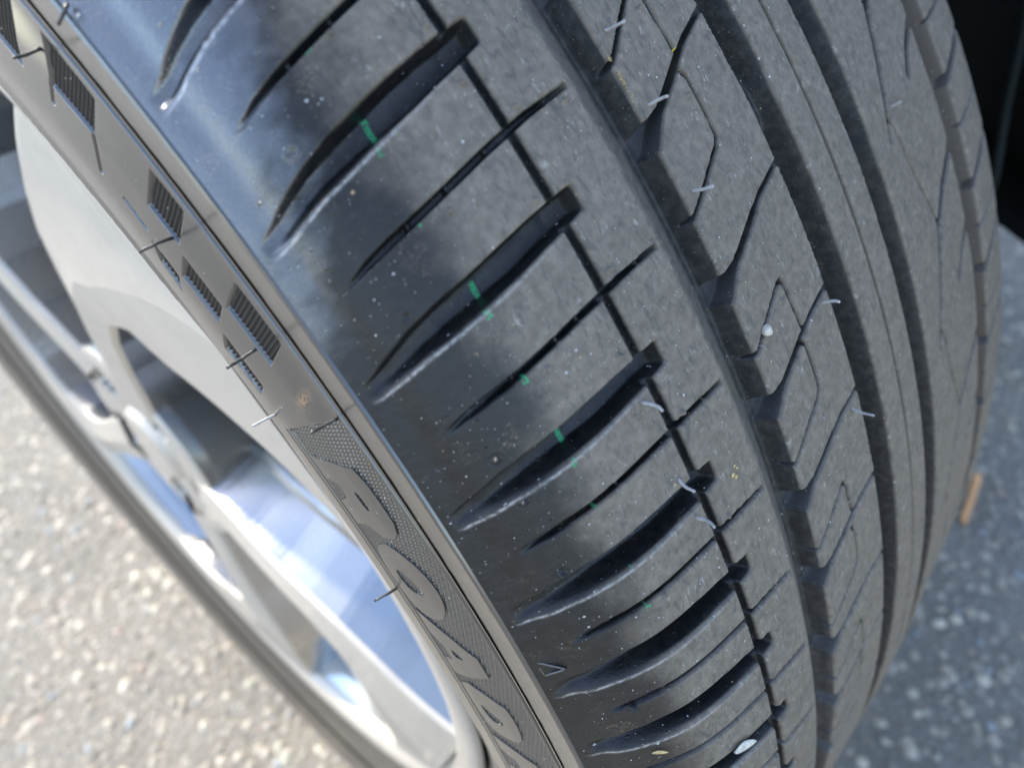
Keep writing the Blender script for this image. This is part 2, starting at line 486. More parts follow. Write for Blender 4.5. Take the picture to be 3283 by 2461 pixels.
def side_material(name, base=(.010, .0095, .009), rough=.30, coat=1.0):
    n = N(name)
    a = n.noise(90, 4, .6); b = n.noise(1400, 3, .6); c = n.noise(260, 4, .65)
    col = n.mix(n.rng(a, .35, .7), base, tuple(q * 1.9 for q in base))
    sp = n.vor(900, 'Distance'); sc = n.vor(900, 'Color')
    sep = n.node('ShaderNodeSeparateColor'); n.t.links.new(sc, sep.inputs[0])
    spk = n.math('LESS_THAN', sp, n.rng(sep.outputs[0], .9, 1, 0, .2, False))
    col = n.mix(n.math('MULTIPLY', spk, .7), col, (.4, .38, .35))
    col = n.mix(n.math('MULTIPLY', n.attr('stain'), .8), col, (.30, .16, .07))
    r = n.math('ADD', rough - .06, n.math('MULTIPLY', c, .16))
    n.b.inputs['Coat Weight'].default_value = coat
    n.b.inputs['Coat Roughness'].default_value = .20
    n.b.inputs['Coat IOR'].default_value = 1.8
    n.b.inputs['Specular IOR Level'].default_value = .8
    return n.set(Base_Color=col, Roughness=r, Normal=n.bump(n.math('ADD', b, n.math('MULTIPLY', c, .8)), .10, .0001))


def silver_material(name, col=(.56, .545, .52), metallic=.75, rough=.24):
    n = N(name)
    a = n.noise(30, 4, .6); b = n.noise(9000, 2, .5)
    c = n.mix(n.rng(a, .4, .75), col, tuple(q * .93 for q in col))
    c = n.mix(n.rng(n.noise(75, 5, .7), .5, .8, 0, .25), c, (.30, .26, .21))
    n.set(Base_Color=c, Roughness=n.math('ADD', rough - .04, n.math('MULTIPLY', a, .1)), Metallic=metallic, Normal=n.bump(b, .04, .0001))
    n.b.inputs['Coat Weight'].default_value = .5
    n.b.inputs['Coat Roughness'].default_value = .06
    return n.m


M_TREAD = tread_material()
M_SIDE = side_material('sidewall_rubber')
M_LET = side_material('letter_rubber', (.012, .0115, .011), .30)
M_RIBS = side_material('ribbed_rubber', (.005, .005, .005), .5, 0)
M_SPEW = side_material('spew_black', (.010, .010, .010), .4, 0)
M_SPEWG = side_material('spew_grey', (.30, .29, .28), .6, 0)
M_SILVER = silver_material('silver_paint', (.57, .52, .45), .3, .40)
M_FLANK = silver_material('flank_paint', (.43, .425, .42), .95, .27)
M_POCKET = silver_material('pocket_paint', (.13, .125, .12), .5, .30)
M_BARREL = silver_material('barrel_paint', (.42, .43, .45), .9, .20)


def dark_material(name, col, rough):
    n = N(name)
    a = n.noise(25, 5, .6)
    n.b.inputs['Specular IOR Level'].default_value = .15
    return n.set(Base_Color=n.mix(n.rng(a, .35, .7), col, tuple(q * 1.6 for q in col)), Roughness=rough, Normal=n.bump(n.noise(400, 3), .2, .0006))


M_LINER = dark_material('liner_plastic', (.0016, .0024, .0024), .8)
M_HOSE = dark_material('hose_rubber', (.007, .011, .011), .6)
M_IRON = dark_material('cast_iron', (.03, .026, .022), .6)
M_DISC = silver_material('disc_steel', (.13, .12, .11), .8, .42)


def asphalt_material():
    n = N('asphalt')
    v1 = n.vor(170, 'Color'); d1 = n.vor(170, 'Distance')
    sep = n.node('ShaderNodeSeparateColor'); n.t.links.new(v1, sep.inputs[0])
    a = n.noise(7, 4, .6); f = n.noise(600, 3, .6)
    base = n.mix(n.rng(f, .3, .7), (.19, .173, .144), (.31, .282, .234))
    stone = n.mix(sep.outputs[1], (.16, .155, .145), (.40, .375, .335))
    c = n.mix(n.math('MULTIPLY', n.rng(sep.outputs[0], .35, .5), n.rng(d1, .55, .35)), base, stone)
    c = n.mix(n.rng(a, .35, .75, 0, .35), c, (.12, .115, .105))
    return n.set(Base_Color=c, Roughness=.9, Normal=n.bump(n.math('ADD', f, n.math('MULTIPLY', d1, -1.2)), .8, .003))


def stone_material():
    n = N('pebble_mix')
    k = n.attr('tone'); h = n.attr('hue')
    c = n.mix(k, (.20, .183, .152), (.60, .54, .44))
    c = n.mix(n.rng(h, .96, .97), c, (.38, .31, .23))
    c = n.mix(n.rng(h, .97, .975), c, (.38, .37, .29))
    c = n.mix(n.rng(h, .985, .99), c, (.33, .25, .21))
    c = n.mix(n.rng(h, .06, .04), c, (.30, .32, .325))
    c = n.mix(n.rng(n.noise(500, 3), .45, .8, 0, .4), c, (.2, .19, .17))
    return n.set(Base_Color=c, Roughness=.75)


M_ASPH = asphalt_material()
M_STONE = stone_material()


def plain(name, col, rough=.7, sc=600):
    n = N(name)
    return n.set(Base_Color=n.mix(n.rng(n.noise(sc, 4, .6), .35, .7), col, tuple(q * .6 for q in col)), Roughness=rough, Normal=n.bump(n.noise(sc * 2, 3), .3, .0003))


# ------------------------------------------------------------------ ground
gx = np.linspace(-40, 40, 81)
GX, GY = np.meshgrid(gx, gx, indexing='ij')
ground = mesh_obj('ground', np.stack([GX, GY, 0 * GX], -1), gfaces(81, 81), M_ASPH)
ground['kind'] = 'structure'


def build_stones():
    n = 34000
    a = int(n * .42)
    px = np.concatenate([rng.uniform(-.62, .0, a), rng.uniform(.0, 1.25, n - a)])
    py = np.concatenate([rng.uniform(-.25, 1.0, a), rng.uniform(-.75, .2, n - a)])
    rr = .0016 + .0052 * rng.random(n) ** 3.2
    k = 7
    ang = rng.random(n) * 6.283
    el = rng.uniform(.6, 1.0, n)
    t = np.arange(k) / k * 6.283
    jit = 1 + .28 * (rng.random((n, k)) - .5)
    lx = rr[:, None] * jit * np.cos(t)[None]; ly = rr[:, None] * jit * np.sin(t)[None] * el[:, None]
    ca, sa = np.cos(ang)[:, None], np.sin(ang)[:, None]
    X, Y = px[:, None] + lx * ca - ly * sa, py[:, None] + lx * sa + ly * ca
    Xi, Yi = px[:, None] + .6 * (lx * ca - ly * sa), py[:, None] + .6 * (lx * sa + ly * ca)
    z0 = np.full_like(X, -.0006)
    z1 = (rr * rng.uniform(.28, .5, n))[:, None] * (1 + .25 * (rng.random((n, k)) - .5))
    tip = np.stack([px, py, rr * rng.uniform(.36, .6, n)], -1)[:, None]
    co = np.concatenate([np.stack([X, Y, z0], -1), np.stack([Xi, Yi, z1], -1), tip], 1)
    base = np.arange(n)[:, None] * (2 * k + 1)
    i = np.arange(k); j = (i + 1) % k
    tri = np.concatenate([np.stack([i, j, k + j], -1), np.stack([i, k + j, k + i], -1), np.stack([k + i, k + j, np.full(k, 2 * k)], -1)])
    F = (base[:, :, None] + tri[None]).reshape(-1, 3)
    tone = np.repeat(np.clip(rng.beta(1.3, 2.0, n) + (rng.random(n) < .05) * .5, 0, 1), 2 * k + 1)
    hue = np.repeat(rng.random(n), 2 * k + 1)
    o = mesh_obj('gravel', co, F, M_STONE, smooth=True, attrs={'tone': tone, 'hue': hue})
    o['kind'] = 'stuff'
    o['label'] = 'pale pebbles bedded in the grey asphalt'
build_stones()

# ------------------------------------------------------------------ the wheel
wheel = empty('car_wheel', HUB.tolist(), 'black car tyre with deep tread grooves on a silver alloy rim', 'wheel')

# carcass and sidewalls: one lathe, a little below the tread surface
car_prof = [(x, rprof(x) - 8.2) for x in np.linspace(100, -106, 60)]
side_in = [(-110, 306), (-113, 290), (-114, 275), (-110, 255), (-101, 238), (-96, 232), (-90, 228)]
side_out = [(90, 228.5), (93.0, 230.5)] + [(float(sprof(r)) - .9, r) for r in (232, 234, 237, 240, 244, 248, 252, 256, 260)] + \
           [(float(sprof(r)) - 1.0, r) for r in (264, 267, 270, 273, 276, 279, 283, 288, 293, 297)] + [(108.6, 299.5), (108.2, 304)]
P = np.array(side_out + car_prof + side_in)
NT = 360
T = np.arange(NT) / NT * 2 * np.pi
tyre = mesh_obj('tyre', W3(P[None, :, 0] / 1000, P[None, :, 1] / 1000, T[:, None]), gfaces(NT, len(P), wrap=True), M_SIDE, wheel)

count = [0, 0]


def tread_piece(name, xs, th2d_or_u, mode, parent=tyre):
    """xs mm across, u or angle along -> displaced height field, one object"""
    xs = np.asarray(xs)
    q = np.asarray(th2d_or_u)
    X, Q = np.meshgrid(xs, q, indexing='xy')
    if mode == 'u':
        U = Q; TH = theta(U, X)
    else:
        TH = Q
        # pitch number for this angle, by inverting theta along u
        ug = np.linspace(-3, 14, 1200)
        U = np.empty_like(X)
        for c in range(len(xs)):
            U[:, c] = np.interp(TH[:, c], theta(ug, np.full_like(ug, xs[c])), ug)
    LIP[0] = None
    D = tread_depth(X, TH, U)
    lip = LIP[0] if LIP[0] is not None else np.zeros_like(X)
    R = rprof(X)
    dr = (rprof(X + .05) - rprof(X - .05)) / .1
    L = np.hypot(dr, 1)
    PX = X + dr / L * D
    PR = R - D / L
    co = W3(PX / 1000, PR / 1000, np.radians(TH))
    g, y = green_mask(X, TH, D)
    count[0] += 1; count[1] += X.size
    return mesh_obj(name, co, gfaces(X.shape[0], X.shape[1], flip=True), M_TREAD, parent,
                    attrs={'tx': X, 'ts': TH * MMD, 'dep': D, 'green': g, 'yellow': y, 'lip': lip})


def rows(a, b, step):
    return np.linspace(a, b, max(3, int(round((b - a) / step)) + 1))


def res(k):   # sample spacing, mm, by pitch number: coarser where it recedes
    return {-2: .4, -1: .25, 0: .2, 1: .19, 2: .19, 3: .2, 4: .24, 5: .28, 6: .34, 7: .45}.get(k, .7)


# outer shoulder blocks, split along the floors of the wide lateral grooves
for k in range(-2, 13):
    st = res(k)
    L_mm = (np.interp(k + 1, KU, KA) - np.interp(k, KU, KA)) * MMD
    xs = np.concatenate([rows(74.25, 100, st), rows(100, 110.45, st * .8)[1:]])
    tread_piece('tread_block', xs, rows(k, k + 1, st / L_mm), 'u')


def thetas(lo, hi, f=1.0):
    out = [lo]
    while out[-1] < hi:
        a = out[-1]
        st = np.interp(a, [-20, -12, -6, 5, 12, 20, 30, 45], [.5, .28, .21, .23, .32, .45, .6, 1.0]) * f
        out.append(a + st / MMD)
    return np.array(out)


TH = thetas(-17, 44)
tread_piece('tread_rib', rows(50.3, 74.25, .22), TH, 'th')          # rib between the shoulder blocks and the first groove
for k in range(-2, 13):                                              # centre blocks between the slanted lateral grooves
    st = res(k) * 1.08
    L_mm = (np.interp(k + 1, KU, KA) - np.interp(k, KU, KA)) * MMD
    tread_piece('tread_block', rows(16.2, 50.3, st), rows(k, k + 1, st / L_mm), 'u')
tread_piece('tread_rib', rows(-11.0, 16.2, .25), thetas(-14, 46, 1.2), 'th')
tread_piece('tread_rib', rows(-64.4, -11.0, .30), thetas(-12, 46, 1.35), 'th')
edges = [-11.0, -6.2, -1.1, 4.0, 9.2, 13.9, 18.3, 22.5, 27, 31.7, 36.3, 44]
for a, b in zip(edges[:-1], edges[1:]):                              # inner shoulder
    tread_piece('tread_block', np.concatenate([rows(-96, -64.4, .36), rows(-113.4, -96, .8)[:-1]]) if False else np.concatenate([rows(-113.4, -96, .8)[:-1], rows(-96, -64.4, .36)]),
                rows(a, b, .36 / MMD), 'th')
# the remainder of the ring, out of the picture: same section with the long grooves
xs = np.unique(np.concatenate([rows(-113.4, 110.45, 2.2), [48.4, 49.8, 59.2, 11.2, 13.2, 20, 20.8, -15.9, -13.9, -6.8, -6, -70.6, -68, -59.4, -58.2, 72.9, 73.8, 74.8, 75.6]]))
thr = np.linspace(43.5, 344.5, 420)
X, Q = np.meshgrid(xs, thr)
D = np.zeros_like(X)
D = np.maximum(D, np.minimum(5.6 * np.clip((59.2 - X) / 8.9, 0, 1), 5.6 * sm((X - 48.4) / 1.3)))
for a, b, d in ((11.2, 20.75, 6.3), (-15.9, -6.0, 6.3), (-70.6, -58.2, 5.6), (72.9, 75.6, 2.3)):
    D = np.maximum(D, channel(X, a, b, d, 1.8, .8))
lat = np.abs(((Q - X * .035) / 4.6) % 1 - .5)
D = np.maximum(D, np.where((X > 70) & (X < 108) & (lat < .1), 4.5, 0))
mesh_obj('tread_rib', W3(X / 1000, (rprof(X) - D) / 1000, np.radians(Q)), gfaces(*X.shape, flip=True), M_TREAD, tyre,
         attrs={'tx': X, 'ts': Q * MMD, 'dep': D, 'green': 0 * X, 'yellow': 0 * X})

# ---- outer sidewall
R2D = math.pi / 180


def sw(r, thd, h=0.0):
    """point on the outer sidewall, r mm, angle deg, h mm proud"""
    r = np.asarray(r, float); thd = np.asarray(thd, float)
    dx = (sprof(r + .1) - sprof(r - .1)) / .2
    L = np.hypot(dx, 1)
    return W3((sprof(r) + h / L) / 1000, (r - dx / L * h) / 1000, thd * R2D)


PANELS = [[(295.4, -8.77), (295.5, -7.23), (288.7, -6.81), (288.7, -8.34)], [(287.5, -6.53), (287.5, -4.54), (282.8, -4.24), (282.7, -6.21)],
          [(295.0, -4.76), (295.1, -2.47), (288.7, -2.07), (288.7, -4.42)], [(281.9, -7.77), (281.6, -6.32), (278.0, -5.95), (278.9, -7.18)],
          [(281.7, -3.90), (281.8, -1.65), (278.3, -1.41), (277.7, -3.54)], [(295.8, -13.64), (295.4, -11.24), (289.0, -10.90), (288.8, -12.95)],
          [(294.5, -16.6), (294.8, -14.97), (285.4, -14.29), (285.8, -16.2)]]
TAILS = [[(289.4, -12.97), (285.5, -12.82)], [(289.0, -10.95), (283.1, -10.40)], [(283.5, -9.23), (283.0, -8.11)]]
MS = 5.03       # mm per degree on the sidewall


def inside(a, b, poly):
    n = len(poly); r = np.zeros(np.shape(a), bool); j = n - 1
    for i in range(n):
        yi, yj = poly[i][1], poly[j][1]; xi, xj = poly[i][0], poly[j][0]
        c = ((yi > b) != (yj > b)) & (a < (xj - xi) * (b - yi) / (yj - yi + 1e-12) + xi)
        r ^= c; j = i
    return r


def poly_d(a, b, poly):
    d = seg_d(a, b * MS, [(p[0], p[1] * MS) for p in poly] + [(poly[0][0], poly[0][1] * MS)])
    return np.where(inside(a, b, poly), d, -d)


def knurl_start(r): return np.interp(r, [279.8, 287.5, 293.9, 296.4], [.16, .25, .42, .40])


rs = np.concatenate([rows(258, 276, .5)[:-1], rows(276, 299.0, .2)])
ths = np.concatenate([rows(-24, -17, .1)[:-1], rows(-17, 21, .045), rows(21, 34, .1)[1:]])
RR, TT = np.meshgrid(rs, ths)
D = np.zeros_like(RR)
for p in PANELS:
    D = np.maximum(D, .75 * sm(poly_d(RR, TT, p) / .3))
for a in TAILS:
    D = np.maximum(D, .6 * sm((.42 - seg_d(RR, TT * MS, [(q[0], q[1] * MS) for q in a])) / .25))
kn = sm((TT - knurl_start(RR)) * MS / .35) * sm((RR - 279.6) / .3) * sm((296.3 - RR) / .3)
D = np.maximum(D, .55 * kn)
D = D + 1.1 * sm((.75 - np.abs(RR - 297.6)) / .35)                        # the thin line under the edge rib
D = D + .4 * sm((.32 - np.abs(RR - 278.4)) / .25) * sm((TT - .1) / .1)   # base line under the lettering
D = D - 1.0 * sm(1 - np.abs(RR - 268.6) / 2.2) * (1 + .10 * noise2(RR * 1.5, TT * 9, 3)) * sm((0 - TT) / 8)
D = D - .15 * sm((RR - 297.6) / .6)
st_ = np.exp(-((RR - 290.6) / 2.4) ** 2 - ((TT + .55 - (290 - RR) * .06) * MS / 1.1) ** 2) * (noise2(RR * 2.5, TT * 14, 21) > .45)
mesh_obj('sidewall', sw(RR, TT, -D), gfaces(*RR.shape, flip=True), M_SIDE, tyre, attrs={'stain': st_})
thr = np.linspace(34, 336, 300)
RR, TT = np.meshgrid(np.concatenate([rows(258, 299, 2.0)]), thr)
mesh_obj('sidewall', sw(RR, TT, 0), gfaces(*RR.shape, flip=True), M_SIDE, tyre)

# edge rib between sidewall and shoulder: flat outer face, sharp upper edge, top that meets the shoulder
rib = np.array([(110.0, 298.7), (110.55, 299.1), (110.72, 300.5), (110.66, 302.2), (110.74, 302.45), (110.78, 304.4), (110.86, 306.0), (110.62, 306.5), (110.1, 306.55)])
thr = np.concatenate([rows(-26, 36, .12), rows(36, 334, 1.0)[1:-1]])
A2, B2 = np.meshgrid(thr, np.arange(len(rib)), indexing='ij')
wob = .05 * (noise1(A2 * 2.0, 3) - .5)
mesh_obj('edge_rib', W3((rib[B2, 0] + wob) / 1000, rib[B2, 1] / 1000, A2 * R2D), gfaces(len(thr), len(rib), wrap=True), M_SIDE, tyre, smooth=False)


# raised letters, chequer panels, knurled band
def chaikin(p, n):
    p = [tuple(q) for q in p]
    for _ in range(n):
        o = []
        for i in range(len(p)):
            a, b = p[i], p[(i + 1) % len(p)]
            o += [(.75 * a[0] + .25 * b[0], .75 * a[1] + .25 * b[1]), (.25 * a[0] + .75 * b[0], .25 * a[1] + .75 * b[1])]
        p = o
    return p


def relief(name, outline, holes, top, bottom, mat, parent, bev=.18):
    loops = [outline] + holes
    verts, edges = [], []
    for lp in loops:
        pts = []
        for i in range(len(lp)):
            a, b = np.array(lp[i]), np.array(lp[(i + 1) % len(lp)])
            L = math.hypot(b[0] - a[0], (b[1] - a[1]) * MS)
            nseg = max(1, int(L / .8))
            for q in range(nseg): pts.append(a + (b - a) * q / nseg)
        s0 = len(verts)
        verts += [(p[0], p[1] * MS) for p in pts]
        edges += [(s0 + i, s0 + (i + 1) % len(pts)) for i in range(len(pts))]
    lo = np.min(np.array(outline), 0); hi = np.max(np.array(outline), 0)
    for a in np.arange(lo[0], hi[0], 1.6):
        for b in np.arange(lo[1] * MS, hi[1] * MS, 1.6):
            verts.append((a + .1 * random.random(), b + .1 * random.random()))
    v, e, f, *_ = delaunay_2d_cdt([Vector(q) for q in verts], edges, [], 0, 1e-5)
    v = np.array([tuple(q) for q in v])
    F = []
    for t in f:
        c = v[list(t)].mean(0)
        if inside(c[0], c[1], [(p[0], p[1] * MS) for p in outline]) and not any(inside(c[0], c[1], [(p[0], p[1] * MS) for p in h]) for h in holes):
            F.append(list(t))
    ec = {}
    for t in F:
        for i in range(3):
            a, b = t[i], t[(i + 1) % 3]
            ec[(a, b)] = 1
    bd = [(a, b) for (a, b) in ec if (b, a) not in ec]
    n = len(v)
    topv = sw(v[:, 0], v[:, 1] / MS, top); botv = sw(v[:, 0], v[:, 1] / MS, bottom)
    faces = F + [[b, a, a + n, b + n] for a, b in bd]
    used = sorted({i for t in faces for i in t}); mp = {i: q for q, i in enumerate(used)}
    co = np.concatenate([topv, botv])[used]
    return mesh_obj(name, co, [[mp[i] for i in t][::-1] for t in faces], mat, parent, smooth=False)


LET = {
 'R': ([(280.8, 1.42), (290.9, 2.25), (291.8, 2.93), (292.0, 3.86), (291.9, 4.65), (290.9, 5.12), (289.2, 5.33), (286.2, 5.22), (284.4, 4.79), (283.4, 4.62), (280.6, 4.60), (280.5, 3.50), (283.4, 3.35), (283.6, 2.75), (280.7, 2.40)],
       [[(286.6, 3.05), (287.9, 3.30), (287.9, 4.05), (286.9, 4.0)]]),
 'O': ([(280.6, 6.3), (282.0, 5.72), (284.8, 5.55), (287.0, 5.77), (290.2, 6.55), (291.6, 7.40), (291.6, 8.18), (290.5, 8.85), (288.2, 9.31), (285.4, 9.50), (282.6, 9.22), (280.6, 8.6), (280.1, 7.2)],
       [[(283.0, 6.85), (284.6, 6.95), (286.2, 7.38), (287.6, 7.99), (286.4, 8.22), (283.9, 8.0), (282.8, 7.40)]]),
 'A': ([(280.6, 9.08), (290.2, 11.22), (291.0, 11.35), (291.1, 12.47), (284.8, 12.86), (280.4, 12.84), (280.4, 11.9), (282.6, 11.9), (282.6, 11.1), (280.5, 10.4)],
       [[(284.2, 11.1), (286.3, 11.55), (286.2, 11.80), (284.2, 11.65)]]),
 'D': ([(280.5, 13.02), (290.3, 14.27), (290.8, 14.40), (291.2, 15.17), (290.9, 16.05), (290.0, 16.59), (288.1, 16.90), (284.6, 16.86), (281.4, 16.5), (280.4, 15.0)],
       [[(282.6, 14.65), (284.2, 15.0), (287.0, 15.45), (287.4, 15.75), (285.4, 15.95), (283.3, 15.65)]]),
 'H': ([(280.5, 17.2), (290.6, 18.3), (290.8, 19.2), (287.2, 18.95), (287.0, 19.9), (290.9, 20.4), (291.0, 21.3), (280.6, 20.5), (280.6, 19.6), (284.4, 19.8), (284.4, 18.8), (280.6, 18.3)], []),
}
for kx, (o, hs) in LET.items():
    if kx in 'O': o = chaikin(o, 2)
    if kx in 'D': o = chaikin(o, 1)
    lt = relief('raised_letter', o, [chaikin(h, 2) for h in hs], .03, -.8, M_LET, tyre)
    lt['label'] = 'raised slanted letter ' + kx + ' on the sidewall'

for p in PANELS:
    lo, hi = np.min(p, 0), np.max(p, 0)
    a = rows(lo[0], hi[0], .14); b = rows(lo[1], hi[1], .14 / MS)
    A2, B2 = np.meshgrid(a, b)
    tt = (B2 * MS + .18 * (A2 - lo[0]))
    ph = (tt / .92) % 1
    h = -.72 + .5 * np.clip(1 - np.abs(ph - .5) * 2.6, 0, 1) * sm(poly_d(A2, B2, p) / .5)
    inn = inside(A2, B2, [tuple(q) for q in p])
    F = gfaces(*A2.shape, flip=True)
    keep = inn.ravel()[F].all(1)
    mesh_obj('chequer_panel', sw(A2, B2, h), F[keep], M_RIBS, tyre)

a = rows(279.9, 296.1, .17); b = rows(.2, 22.0, .17 / MS)
A2, B2 = np.meshgrid(a, b)
s_ = B2 * MS
p1 = np.abs(((A2 * .92 + s_ * .38) / .95) % 1 - .5) * 2
p2 = np.abs(((A2 * -.25 + s_ * .97) / .80) % 1 - .5) * 2
h = -.52 + .34 * np.minimum(1 - p1 ** 2, 1 - p2 ** 2) * (1 - .0 * A2)
keep = (B2 > knurl_start(A2) + .02).ravel()
F = gfaces(*A2.shape, flip=True)
mesh_obj('knurled_band', sw(A2, B2, h), F[keep[F].all(1)], M_LET, tyre)


# small triangle mark at the shoulder
def shoulder(x, thd, h):
    x = np.asarray(x, float)
    dr = (rprof(x + .05) - rprof(x - .05)) / .1; L = np.hypot(dr, 1)
    return W3((x - dr / L * h) / 1000, (rprof(x) + h / L) / 1000, np.asarray(thd) * R2D)


def tube(name, pts, r, mat, parent, k=7, taper=1.0):
    pts = np.asarray(pts, float); n = len(pts)
    co = []
    for i in range(n):
        d = pts[min(i + 1, n - 1)] - pts[max(i - 1, 0)]; d /= np.linalg.norm(d)
        u_ = np.cross(d, [.3, .5, .81]); u_ /= np.linalg.norm(u_); v_ = np.cross(d, u_)
        rr = r * (1 + (taper - 1) * i / (n - 1)) * (.9 + .2 * hsh(i + int(pts[0][0] * 1e5)))
        for q in range(k):
            a = q / k * 2 * np.pi
            co.append(pts[i] + rr * (math.cos(a) * u_ + math.sin(a) * v_))
    F = [[i * k + q, i * k + (q + 1) % k, (i + 1) * k + (q + 1) % k, (i + 1) * k + q] for i in range(n - 1) for q in range(k)]
    F += [list(range(k))[::-1], [(n - 1) * k + q for q in range(k)]]
    return mesh_obj(name, np.array(co), F, mat, parent)


tri = [(109.4, 10.55), (106.6, 11.12), (109.2, 11.22), (109.4, 10.55)]
pts = np.concatenate([shoulder(np.linspace(a[0], b[0], 9), np.linspace(a[1], b[1], 9), -.35)[:-1] for a, b in zip(tri[:-1], tri[1:])])
tube('wear_mark', np.concatenate([pts, pts[:1]]), .00022, M_SIDE, tyre)

# vent spews: thin rubber hairs left by the mould
HAIRS = [('w', (-45.53, 326.64, -27.87), (-45.34, 330.61, -27.20)), ('w', (-45.58, 327.52, -13.95), (-45.56, 331.58, -13.48)),
         ('w', (-45.76, 327.80, 2.48), (-45.87, 331.90, 3.15)), ('w', (-23.47, 326.72, 38.08), (-23.54, 330.17, 38.65)),
         ('w', (-23.96, 322.67, 63.73), (-24.72, 326.93, 65.60)), ('w', (-77.84, 324.78, 25.36), (-78.60, 328.81, 26.81)),
         ('w', (-77.80, 323.18, 41.00), (-78.93, 326.32, 42.59)), ('w', (-77.74, 322.03, 49.34), (-78.54, 325.69, 50.65)),
         ('w', (30.86, 330.15, 15.85), (30.90, 332.31, 15.75)),
         ('k', (-112.57, 285.99, -35.68), (-118.13, 286.05, -35.98)), ('k', (-112.65, 287.33, -14.14), (-118.11, 287.33, -13.98)),
         ('g', (-113.55, 276.84, -2.44), (-117.76, 276.78, -3.09)), ('k', (-111.00, 295.49, 2.04), (-115.59, 295.41, 1.49)),
         ('k', (-113.56, 274.41, 39.44), (-118.27, 273.97, 38.34)), ('k', (-111.63, 284.45, -68.76), (-115.65, 284.38, -68.59)),
         ('k', (-110.2, 300.5, -65.6), (-112.25, 299.29, -64.21))]
for i, (c, b, t) in enumerate(HAIRS):
    b, t = TV(b), TV(t)
    q = np.linspace(0, 1, 8)[:, None]
    bow = np.array([.3, -.6, .5]) * .0008 * (1 if i % 2 else -.6)
    pts = b + (t - b) * q + bow * np.sin(q * np.pi) - (t - b) * .08 * (1 - q)
    pts[1:-1] += (rng.random((6, 3)) - .5) * .00010
    o = tube('vent_spew', pts, .00034 if c == 'w' else .00032, {'w': M_SPEWG, 'k': M_SPEW, 'g': M_SPEWG}[c], tyre, 7, .8)
    if c != 'k': o['label'] = 'dusty grey rubber hair'

# ------------------------------------------------------------------ rim
rp = [(97.0, 231.0), (98.6, 230.6), (99.4, 229.3), (99.2, 226.0), (97.8, 221.5), (96.2, 217.8), (94.0, 215.6), (90.0, 214.4), (84, 209.5), (76, 206.5), (40, 204.5), (33, 203.5),
      (30, 199.5), (22, 198.8), (18.5, 203), (-60, 206), (-95, 210), (-100, 222), (-102, 228), (-104, 226)]
rp = np.array(rp)
A = np.arange(180) / 180 * 2 * np.pi
rim = mesh_obj('rim', W3(rp[None, :, 0] / 1000, rp[None, :, 1] / 1000, A[:, None]), gfaces(180, len(rp), wrap=True), M_BARREL, wheel)
lip = np.array([(96.6, 231.6), (98.9, 231.2), (100.0, 229.6), (99.8, 225.0), (98.6, 220.5), (96.8, 216.8), (94.2, 215.0), (91.0, 214.2)])
mesh_obj('rim_flange', W3(lip[None, :, 0] / 1000, lip[None, :, 1] / 1000, A[:, None]), gfaces(180, len(lip), wrap=True), M_SILVER, rim)

ER = np.array([48, 66, 90, 115, 136, 155, 164, 175, 188, 200, 212, 219])
EL = np.array([-46, -41, -36.5, -34.5, -34.5, -34, -33, -32, -30.5, -29.5, -28.5, -28])   # edge towards the rear
ERt = np.array([-10, -15, -20, -21.5, -20, -14.5, -8, -4, 1, 5.5, 12, 18])               # edge towards the front
SXr = np.array([97, 98, 99.5, 100.5, 100.8, 100.8, 100.6, 100.3, 99.8, 99, 97.5, 96.4])


SEC = [(-1, -5, 0), (-1, -1.4, .6), (-1, 0, 2.8), (-1, 5.5, 14), (-1, 11.5, 26.5), (-1, 15.5, 28.0), (-1, 17.0, 30), (-1, 28, 54),
       (1, 2, 54), (1, .6, 26), (1, 0, 2.8), (1, -1.4, .6), (1, -5, 0), (0, 0, -2.4)]


def make_spoke():
    """deep spoke: machined face, tall flat flanks with a ledge on the rear one"""
    sub = np.linspace(ER[0], ER[-1], 40)
    el, er, xf = np.interp(sub, ER, EL), np.interp(sub, ER, ERt), np.interp(sub, ER, SXr)
    K = len(SEC)
    loop = []
    for i in range(40):
        for sd_, off, dep in SEC:
            a = el[i] if sd_ < 0 else er[i] if sd_ > 0 else (el[i] + er[i]) / 2
            loop.append(W3((xf[i] - dep) / 1000, sub[i] / 1000, (a + sd_ * off * min(1, sub[i] / 130) / sub[i] / R2D) * R2D))
    F = gfaces(40, K)
    i = np.arange(39)
    extra = np.stack([i * K + K - 1, (i + 1) * K + K - 1, (i + 1) * K, i * K], -1)
    F = np.concatenate([F, extra])
    q = F[:, 0] % K
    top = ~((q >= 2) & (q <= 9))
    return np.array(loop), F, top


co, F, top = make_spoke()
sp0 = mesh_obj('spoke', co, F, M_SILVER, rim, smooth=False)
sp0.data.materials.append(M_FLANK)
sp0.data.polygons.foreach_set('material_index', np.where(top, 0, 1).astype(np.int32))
for k in range(1, 5):
    o = sp0.copy(); C.objects.link(o); o.parent = rim
    o.rotation_euler = (rad(-72 * k), 0, 0)
